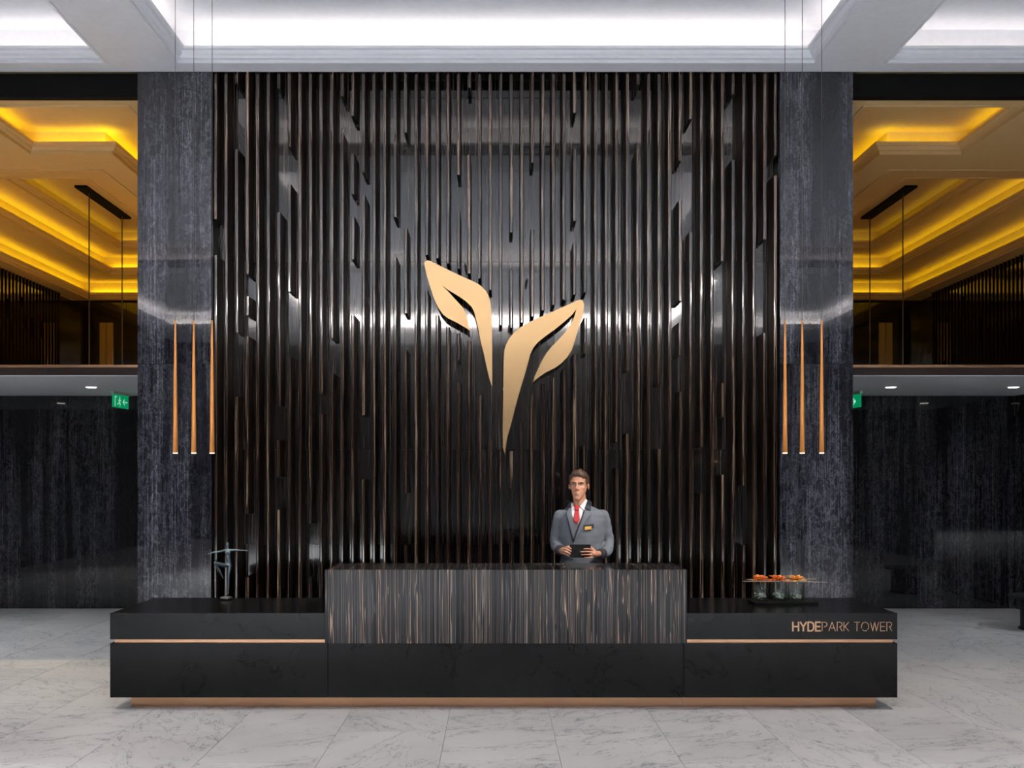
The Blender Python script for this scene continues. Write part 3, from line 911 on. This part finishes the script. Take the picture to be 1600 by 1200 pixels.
# ================================================================== RECEPTIONIST
M['skin'] = simple('skin', (0.52, 0.25, 0.15), 0.5)
M['skin'].node_tree.nodes['Principled BSDF'].inputs['Subsurface Weight'].default_value = 0.0
M['hair'] = simple('brown_hair', (0.060, 0.027, 0.015), 0.5)
M['jacket'] = simple('grey_cloth', (0.125, 0.138, 0.158), 0.85)
M['navy'] = simple('dark_trim_cloth', (0.012, 0.013, 0.022), 0.7)
M['shirt'] = simple('white_shirt', (0.72, 0.72, 0.72), 0.8)
M['vest'] = simple('grey_waistcoat', (0.14, 0.14, 0.145), 0.85)
M['tie'] = simple('red_tie', (0.42, 0.018, 0.02), 0.5)
M['lip'] = simple('lips', (0.45, 0.16, 0.13), 0.45)
M['eye_w'] = simple('eye_white', (0.55, 0.53, 0.50), 0.3)
M['iris'] = simple('iris', (0.03, 0.025, 0.02), 0.2)
M['shoe'] = simple('black_leather', (0.01, 0.01, 0.01), 0.3)
man = empty('person', (0.71, 7.97, 0))
tag(man, 'young man in grey uniform jacket and red tie holding a tablet behind the counter', 'person')
HX, HZ, HY = -0.022, 1.535, -0.005
HR = Matrix.Rotation(math.radians(-15), 3, 'Z')
def hd(p):
    q = HR @ Vector((p[0], p[1], p[2])); return Vector((q.x+HX, q.y+HY, q.z+HZ))
def hd_inv(v): return HR.transposed() @ Vector((v.x-HX, v.y-HY, v.z-HZ))
bm = bmesh.new()
hb = bmesh.new()
loft(hb, [(.000,0,-.066,.016,.014,.012),(.008,0,-.060,.027,.025,.035),(.025,0,-.042,.040,.044,.055),(.048,0,-.026,.050,.062,.066),(.072,0,-.012,.0585,.075,.080),
          (.100,0,-.003,.0655,.081,.090),(.128,0,.004,.070,.083,.093),(.155,0,.008,.0735,.090,.093),(.180,0,.009,.0725,.088,.091),(.203,0,.010,.065,.078,.083),
          (.222,0,.012,.048,.058,.062),(.234,0,.014,.026,.032,.034),(.238,0,.014,.006,.008,.008)], 32, 2.25)
limb(hb, [(0,-.082,.142),(0,-.094,.115),(0,-.104,.096)], [.007,.0085,.0105])      # nose
ball(hb, (-.011,-.090,.090), .0085); ball(hb, (.011,-.090,.090), .0085)
limb(hb, [(-.048,-.066,.146),(-.02,-.083,.150),(0,-.082,.146),(.02,-.083,.150),(.048,-.066,.146)], [.006,.008,.006,.008,.006])
limb(hb, [(-.016,-.083,.051),(0,-.090,.0525),(.016,-.083,.051)], [.006,.0085,.006])
ball(hb, (0,-.076,.016), (.020,.013,.013))
for s_ in (-1, 1):
    ball(hb, (s_*.0785,.006,.112), (.0075,.016,.028), 2, Matrix.Rotation(s_*0.45, 3, 'Z'))
    ball(hb, (s_*.040,-.050,.098), (.022,.020,.022))
for v in hb.verts: v.co = hd(v.co)
tmp = bpy.data.meshes.new('t'); hb.to_mesh(tmp); hb.free(); bm.from_mesh(tmp)
limb(bm, [(-.004,.012,1.42),(-.012,.012,1.50),(-.018,.012,1.575)], [.062,.055,.053], 20)
# torso and limbs under the clothes
loft(bm, [(.86,.0,.0,.15,.10,.10),(1.0,0,0,.145,.09,.095),(1.15,0,0,.15,.095,.095),(1.30,0,0,.165,.10,.10),(1.40,0,0,.155,.085,.09),(1.455,0,.005,.09,.06,.06)], 24)
for s_ in (-1, 1):
    limb(bm, [(s_*.085,0,.92),(s_*.095,.0,.52),(s_*.10,.02,.10)], [.075,.055,.04])
    limb(bm, [(s_*.10,.02,.07),(s_*.105,-.10,.05)], [.035,.03])
# arms
AR = [(.165,.01,1.40),(.205,.03,1.28),(.226,.02,1.17),(.175,-.12,1.12),(.112,-.215,1.102)]
AL = [(-.165,.01,1.40),(-.196,.03,1.28),(-.210,.02,1.17),(-.200,-.12,1.135),(-.178,-.225,1.128)]
for A_ in (AR, AL): limb(bm, A_, [.045,.034,.026,.026,.023])
ty = -.300            # tablet plane, camera side
# image-right hand: palm then four fingers lying over the tablet, thumb along the top edge
limb(bm, [(.105,-.225,1.102),(.085,-.275,1.108),(.070,-.300,1.110)], [.024,.027,.021])
for (k_, m_, e_, r_) in (((.064,-.300,1.139),(.030,-.327,1.152),(-.010,-.318,1.150),.0070), ((.060,-.304,1.121),(.020,-.330,1.129),(-.032,-.318,1.127),.0072),
                    ((.062,-.304,1.102),(.022,-.330,1.106),(-.028,-.318,1.104),.0071), ((.067,-.300,1.084),(.034,-.324,1.083),(-.004,-.316,1.082),.0063)):
    limb(bm, [k_, m_, e_], [r_*1.15, r_, r_*.85], 10)
limb(bm, [(.085,-.262,1.125),(.062,-.262,1.150),(.036,-.268,1.168)], [.013,.010,.008], 10)
# image-left hand: palm behind, fingers curled round the left edge
limb(bm, [(-.176,-.230,1.128),(-.168,-.270,1.135),(-.160,-.298,1.138)], [.023,.026,.020])
for (k_, m_, e_, r_) in (((-.160,-.296,1.160),(-.140,-.326,1.166),(-.112,-.322,1.152),.0078), ((-.170,-.300,1.146),(-.150,-.330,1.148),(-.114,-.324,1.132),.0080),
                    ((-.178,-.298,1.130),(-.158,-.330,1.130),(-.120,-.324,1.113),.0078), ((-.182,-.290,1.113),(-.165,-.320,1.112),(-.130,-.320,1.097),.0070)):
    limb(bm, [k_, m_, e_], [r_*1.15, r_, r_*.85], 10)
limb(bm, [(-.158,-.262,1.150),(-.130,-.262,1.163),(-.105,-.268,1.168)], [.013,.010,.008], 10)
def face_post(v):
    q = hd_inv(v)
    if q.z < -.02 or q.z > .26: return v
    for sx in (-1, 1):
        d2 = ((q.x-sx*.031)/.017)**2 + ((q.z-.126)/.011)**2
        if q.y < -.03: q.y += .010*math.exp(-d2)
    if q.y < -.04:
        q.y += .0035*math.exp(-((q.z-.0495)/.003)**2 - (q.x/.020)**2)
        q.y += .003*math.exp(-((q.z-.031)/.006)**2 - (q.x/.018)**2)
    return hd(q)
body = fuse('body', bm, M['skin'], man, 0.0035, 2, face_post)
# face details
for sx in (-1, 1):
    bm = bmesh.new(); ball(bm, hd((sx*.031,-.0655,.1265)), (.0115,.010,.0065), 2); link('eye', bm, M['eye_w'], man, True)
    bm = bmesh.new(); ball(bm, hd((sx*.031-.001,-.0735,.127)), (.0052,.0035,.0055), 2); link('iris', bm, M['iris'], man, True)
    bm = bmesh.new(); limb(bm, [hd((sx*.014,-.0850,.1452)), hd((sx*.031,-.0830,.1480)), hd((sx*.050,-.068,.1430))], [.0028,.0038,.0020], 8)
    link('eyebrow', bm, M['hair'], man, True)
    bm = bmesh.new(); limb(bm, [hd((sx*.019,-.0715,.131)), hd((sx*.031,-.0765,.1335)), hd((sx*.044,-.067,.130))], [.0014,.0018,.0014], 8)
    link('eyelid', bm, M['hair'], man, True)
bm = bmesh.new()
limb(bm, [hd((-.019,-.0835,.0505)), hd((-.006,-.0935,.0538)), hd((.006,-.0935,.0538)), hd((.019,-.0835,.0505))], [.0015,.0028,.0028,.0015], 8)
limb(bm, [hd((-.017,-.0835,.0482)), hd((0,-.0935,.0450)), hd((.017,-.0835,.0482))], [.0015,.0036,.0015], 8)
link('lips', bm, M['lip'], man, True)
# hair: cap plus swept locks
bm = bmesh.new(); h2 = bmesh.new()
loft(h2, [(.085,0,.060,.058,.020,.045),(.115,0,.052,.070,.020,.055),(.150,0,.040,.0745,.034,.066),(.170,0,.030,.076,.060,.073),(.190,0,.016,.0755,.084,.082),(.208,0,.008,.072,.084,.082),(.228,0,.006,.060,.070,.070),(.244,0,.006,.038,.045,.05),(.252,0,.008,.012,.016,.016)], 28, 2.1)
random.seed(12)
for i in range(34):                      # wavy locks combed over from one side, falling on the brow
    a = -1 + 2*(i+.5)/34 + random.uniform(-.05, .05)
    x = a*.062
    y0 = -.078*math.sqrt(max(0, 1-(a*0.88)**2))
    z = .183 + .020*(1-a*a) + random.uniform(-.010, .006) - (.012 if abs(a) > .7 else 0)
    dx = random.uniform(.006, .022)
    up = .030 + .010*math.sin(a*5+1)
    limb(h2, [(x-dx*.6, y0+.004, z), (x, y0-.008, z+.014), (x+dx*.6, y0+.006, z+up), (x+dx, y0+.040, z+up+.008-(abs(a)**2)*.018), (x+dx*.7, y0+.080, z+up-(abs(a)**2)*.02)], [.0045, .0075, .0085, .008, .006], 8)
for s_ in (-1, 1):
    for j in range(9):
        z = .142+.007*j
        limb(h2, [(s_*.066, -.050+.010*(j % 2), z), (s_*.0750, -.022, z+.002), (s_*.0765, .022, z-.006)], [.003, .0055, .006], 8)
    limb(h2, [(s_*.0715, -.030, .150), (s_*.0705, -.030, .112)], [.005, .003], 8)   # sideburn
for v in h2.verts: v.co = hd(v.co)
h2.to_mesh(tmp); h2.free(); bm.from_mesh(tmp)
fuse('hair', bm, M['hair'], man, 0.0035, 1)

# jacket
JR = [(.80,0,.0,.205,.135,.130),(.92,0,0,.190,.125,.125),(1.05,0,0,.175,.120,.115),(1.18,0,0,.178,.124,.116),(1.28,0,0,.190,.128,.120),(1.36,0,0,.200,.124,.118),
      (1.41,0,.002,.196,.112,.110),(1.445,0,.006,.165,.094,.096),(1.470,0,.012,.115,.076,.082),(1.490,-.005,.016,.078,.066,.066)]
def front_y(x, z):
    for a, b_ in zip(JR, JR[1:]):
        if a[0] <= z <= b_[0]:
            t_ = (z-a[0])/(b_[0]-a[0]); cx, cy, rx, rf = [a[i]*(1-t_)+b_[i]*t_ for i in (1, 2, 3, 4)]
            break
    else:
        cx, cy, rx, rf = JR[-1][1:5]
    u = max(-.97, min(.97, (x-cx)/rx))
    return cy - rf*(1-abs(u)**2.15)**(1/2.15) + 0.003
bm = bmesh.new(); loft(bm, JR, 40, 2.15)
SR = [(.172,.008,1.400),(.203,.03,1.29),(.226,.025,1.17),(.192,-.10,1.112),(.158,-.155,1.102)]
SL = [(-.172,.008,1.400),(-.196,.03,1.29),(-.210,.025,1.175),(-.200,-.10,1.138),(-.192,-.162,1.132)]
for A_ in (SR, SL): limb(bm, A_, [.060,.054,.050,.045,.041], 20)
random.seed(5)
def wrinkle(v):
    k = 0.0
    if abs(v.x) > .17 and v.z < 1.32: k = 0.0065
    elif v.z < 1.4: k = 0.0022
    n_ = noise.noise(Vector((v.x*9, v.y*9, v.z*26)))
    return v + Vector((math.copysign(1, v.x)*n_*k, -n_*k, 0))
fuse('jacket', bm, M['jacket'], man, 0.006, 4, wrinkle)
# cuffs
for (a, b_) in (((.158,-.155,1.101), (.128,-.205,1.098)), ((-.192,-.165,1.131), (-.181,-.218,1.130))):
    bm = bmesh.new(); A_, B_ = Vector(a), Vector(b_)
    tube(bm, [A_, A_.lerp(B_, .1), A_.lerp(B_, .9), B_], [.041, .0445, .043, .036], 24)
    tag(link('cuff', bm, M['navy'], man, True), 'dark jacket cuff')
def mp(px, py): return ((px-775)/191-.71, 1.7-(py-750)/191)
def patch(name, pts, off, th, mat, label=None, sub=3):
    P2 = [mp(*p) for p in pts]
    bm = bmesh.new(); f = bm.faces.new([bm.verts.new((x, 0, z)) for x, z in P2])
    bmesh.ops.triangulate(bm, faces=[f])
    for _ in range(sub): bmesh.ops.subdivide_edges(bm, edges=bm.edges[:], cuts=1, use_grid_fill=True)
    for v in bm.verts: v.co.y = front_y(v.co.x, v.co.z) - off
    r = bmesh.ops.extrude_face_region(bm, geom=bm.faces[:])
    for v in [v for v in r['geom'] if isinstance(v, bmesh.types.BMVert)]: v.co.y += th
    o = link(name, bm, mat, man, True)
    if label: o['label'] = label
    return o
patch('shirt', [(893,788),(898,793),(906,793),(918,783),(914,800),(906,816),(900,822),(894,806)], .010, .006, M['shirt'])
patch('waistcoat', [(894,806),(899,815),(903,819),(907,812),(905,822),(896,840)], .0125, .005, M['vest'])
patch('lapel', [(913,796),(922,799),(924,804),(916,812),(908,828),(896,848),(894,843),(905,818)], .021, .008, M['jacket'])
patch('lapel', [(888,797),(893,792),(894,808),(896,826),(897,842),(894,845),(888,824),(884,803)], .021, .008, M['jacket'])
for pts in ([(883.5,801),(885,801),(895.5,842),(893.8,845)], [(912.5,797),(914,798),(905,822),(896,848),(894,846),(903,822)]):
    patch('piping', pts, .0240, .004, M['navy'])
patch('collar', [(918,781),(923,782),(927,787),(923,798),(914,795),(915,789)], .018, .014, M['navy'], 'black velvet collar of the jacket')
patch('collar', [(894,784),(890,787),(884,797),(888,798),(894,793)], .018, .014, M['navy'], 'black velvet collar of the jacket')
bm = bmesh.new()
tube(bm, [(-.010,.020,1.455),(-.012,.010,1.485),(-.014,.003,1.500)], [(.070,.070),(.0635,.0635),(.0615,.0615)], 28)
link('shirt_collar', bm, M['shirt'], man, True)
bm = bmesh.new(); pts, rr = [], []
for k in range(13):
    a = math.radians(-20 + 220*k/12)
    pts.append((-.008+.078*math.cos(a), .020+.070*math.sin(a), 1.488+.014*math.sin(a))); rr.append((.018, .009))
tube(bm, pts, rr, 10); tag(link('collar', bm, M['navy'], man, True), 'black velvet collar of the jacket')
# shirt collar wings, tie, badge, buttons
for pts in ([(895,785.5),(897,789),(898.5,794),(895,797),(893.5,790)], [(917,779.5),(919,783),(912.5,797),(906.5,791.5),(911,786)]):
    patch('collar_wing', pts, .0225, .008, M['shirt'])
patch('tie_knot', [(897,790),(906,790),(905,797),(899,797)], .027, .014, M['tie'])
patch('tie', [(899.3,797),(904.7,797),(905.7,812),(902.5,818),(896,815),(896.8,806)], .0205, .009, M['tie'])
M['badge'] = simple('gold_badge', (0.75, 0.42, 0.10), 0.35, metal=0.6)
patch('badge_clip', [(912,820.5),(927.5,818.5),(928,824),(924,825.5),(924,828.8),(912,829)], .0105, .003, M['navy'])
patch('name_badge', [(912.8,822.8),(924.2,822),(924.6,827.2),(913,828.2)], .0135, .003, M['badge'], 'small gold name badge')
for (px, py) in ((894.5, 873.5), (895, 891)):
    x, z = mp(px, py); bm = bmesh.new(); ball(bm, (x, front_y(x, z)-.004, z), (.0085, .004, .0085), 2); link('button', bm, M['navy'], man, True)
# trousers and shoes
bm = bmesh.new()
loft(bm, [(.78,0,0,.165,.115,.12),(.90,0,0,.165,.11,.115),(1.0,0,0,.155,.105,.105)], 28)
for s_ in (-1, 1): limb(bm, [(s_*.085,0,.84),(s_*.095,-.005,.50),(s_*.10,.01,.12)], [.088,.070,.058], 20)
fuse('trousers', bm, M['jacket'], man, 0.009, 4)
for s_ in (-1, 1):
    bm = bmesh.new()
    loft(bm, [(.002,s_*.105,-.06,.048,.085,.085),(.02,s_*.105,-.06,.050,.088,.086),(.05,s_*.105,-.05,.046,.075,.075),(.085,s_*.10,-.005,.042,.045,.045)], 24)
    link('shoe', bm, M['shoe'], man, True)
# tablet
tb = empty('tablet', (0.71-.036, 7.97-.298, 1.132)); tb.rotation_euler = (math.radians(-12), 0, math.radians(2))
tag(tb, 'black tablet computer held in both hands by the receptionist', 'tablet')
bm = bmesh.new(); box(bm, -.084, .084, -.004, .004, -.053, .053, .003); link('case', bm, M['flatblack'], tb)
M['screen'] = simple('screen', (0.02, 0.02, 0.025), 0.1)
bm = bmesh.new(); box(bm, -.076, .076, .0041, .0046, -.046, .046); link('screen', bm, M['screen'], tb)
